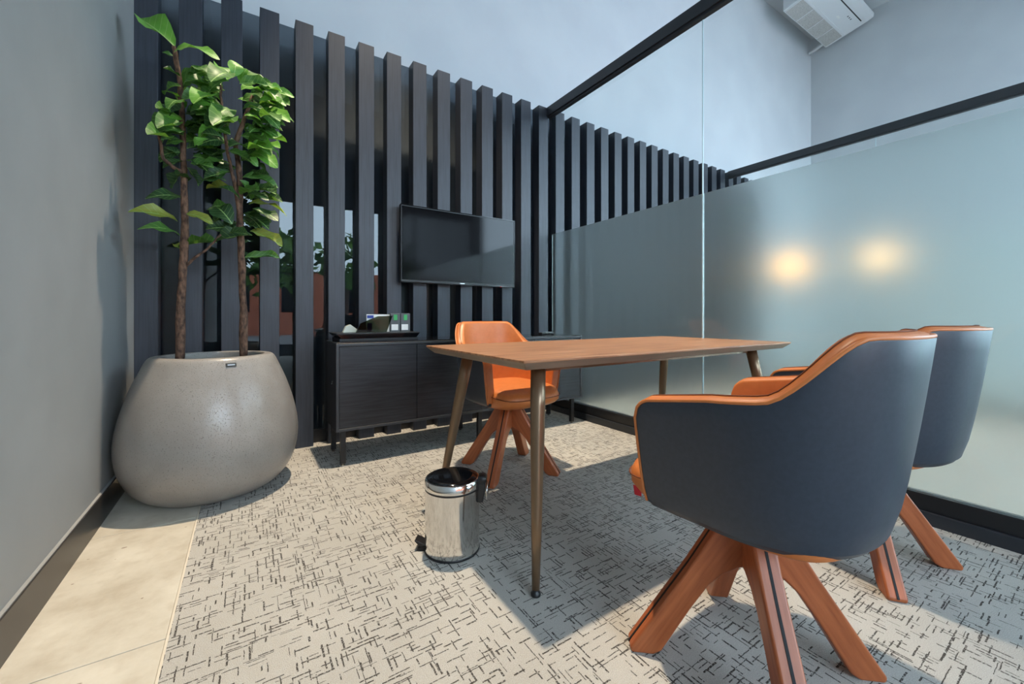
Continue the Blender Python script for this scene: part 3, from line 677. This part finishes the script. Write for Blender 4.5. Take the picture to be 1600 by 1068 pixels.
# ------------------------------------------------------------------ ceiling-hung air conditioner in the hall's far corner
ac = empty('air_conditioner', (8.08, 2.80, CEIL_Z - 0.002)); tag(ac, 'white ceiling-hung air conditioning unit in the far corner of the hall', 'air conditioner')
link('housing', prism_bm([(0.35, 0.0), (-0.20, 0.0), (-0.31, -0.07), (-0.345, -0.14), (-0.335, -0.195), (-0.25, -0.225), (0.35, -0.345)], 'x', -0.82, 0.82), M['ac'], ac, bevel=0.012, seg=3)
def under(name, x0, x1, y0, y1, d, mat, par):      # a strip lying along the sloping underside
    zz = lambda y: -0.225 - (y + 0.25) * 0.2
    return link(name, prism_bm([(y0, zz(y0) + 0.006), (y1, zz(y1) + 0.006), (y1, zz(y1) - d), (y0, zz(y0) - d)], 'x', x0, x1), mat, par)
gr = under('intake_grille', -0.79, 0.79, 0.09, 0.335, 0.002, M['ac_grille'], ac)
for i in range(5): under('grille_bar', -0.79 + 1.564 * i / 4, -0.774 + 1.564 * i / 4, 0.09, 0.335, 0.006, M['ac'], gr)
under('panel_rib', -0.80, 0.80, 0.05, 0.08, 0.006, M['ac'], ac); under('louvre_slot', -0.70, 0.70, -0.21, -0.195, 0.001, M['matt_black'], ac)
under('display', 0.15, 0.25, -0.06, -0.03, 0.002, M['white'], ac)
for q in range(3): under('sensor', 0.34 + 0.06 * q, 0.36 + 0.06 * q, -0.14, -0.12, 0.002, M['matt_black'], ac)
link('drain_pipe', tube_bm([(0.76, 0.33, -0.25), (0.77, 0.40, -0.28), (0.78, 0.50, -0.31), (0.78, 0.60, -0.33)], 0.03, 10), M['ac'], ac, smooth=True)

# ------------------------------------------------------------------ next room beyond the frosted glass
def floor_lamp(x, y, z, label, glow):
    t = empty('floor_lamp', (x, y, 0)); tag(t, label, 'lamp', 'glowing lamps behind the frosted glass')
    link('base', lathe_bm([(0.14, 0), (0.14, 0.015), (0.02, 0.025)], 32), M['matt_black'], t); link('pole', tube_bm([(0, 0, 0.02), (0, 0, z - 0.13)], 0.012, 12), M['matt_black'], t)
    link('globe', lathe_bm([(0.14 * math.sin(PI * i / 12) + 0.001, z - 0.14 * math.cos(PI * i / 12)) for i in range(13)], 24), glow, t, smooth=True)
floor_lamp(6.3, 2.64, 1.59, 'warm glowing globe lamp nearer the slatted wall, blurred behind frosted glass', M['bulb'])
floor_lamp(6.3, 1.69, 1.60, 'warm glowing globe lamp farther from the slatted wall, blurred behind frosted glass', M['bulb_dim'])

# ------------------------------------------------------------------ street seen mirrored in the black glass
pv = tag(box('pavement', -14, 24, -22, YF - 0.16, -0.2, -0.06, plain('asphalt', srgb(120, 120, 120), 0.9)), kind='structure')
bb_ = empty('brick_building', (3.5, -19, -0.06)); tag(bb_, 'brick building across the street, mirrored in the black glass', 'building')
link('facade', box_bm(-11, 11, -1, 1, 0, 3.4), noisy('brick_far', srgb(168, 92, 66), srgb(190, 112, 84), 12, 0.9), bb_)
for i in range(8): link('window', box_bm(-9.8 + i * 2.6, -8.6 + i * 2.6, 1, 1.03, 1.2, 3.2), M['gloss_black'], bb_)
def street_tree(x, y, h, label):
    t = empty('street_tree', (x, y, -0.06)); tag(t, label, 'tree', 'street trees outside')
    link('trunk', tube_bm([(0, 0, 0), (0.05, 0, h * 0.45)], [0.13, 0.09], 10), M['bark'], t)
    bm = bmesh.new()
    for i in range(260):
        a, b, r = rng.uniform(0, 2 * PI), rng.uniform(-1, 1), rng.uniform(0.5, 1.0); s = math.sqrt(1 - b * b) * r
        c = Vector((1.3 * s * math.cos(a), 1.3 * s * math.sin(a), h * 0.66 + 1.2 * b * r)); d = Vector((rng.uniform(-1, 1), rng.uniform(-1, 1), rng.uniform(-1, 1))) * 0.3; e = Vector((rng.uniform(-1, 1), rng.uniform(-1, 1), rng.uniform(-1, 1))) * 0.3
        bm.faces.new([bm.verts.new(c), bm.verts.new(c + d), bm.verts.new(c + d + e), bm.verts.new(c + e)])
    f = link('foliage', bm, noisy('foliage', srgb(50, 90, 35), srgb(110, 150, 60), 3, 0.7), t); f['kind'] = 'stuff'
street_tree(0.6, -9.5, 4.4, 'leafy street tree nearer the windows, mirrored in the black glass')
street_tree(3.4, -11.5, 4.8, 'leafy street tree farther up the street, mirrored in the black glass')
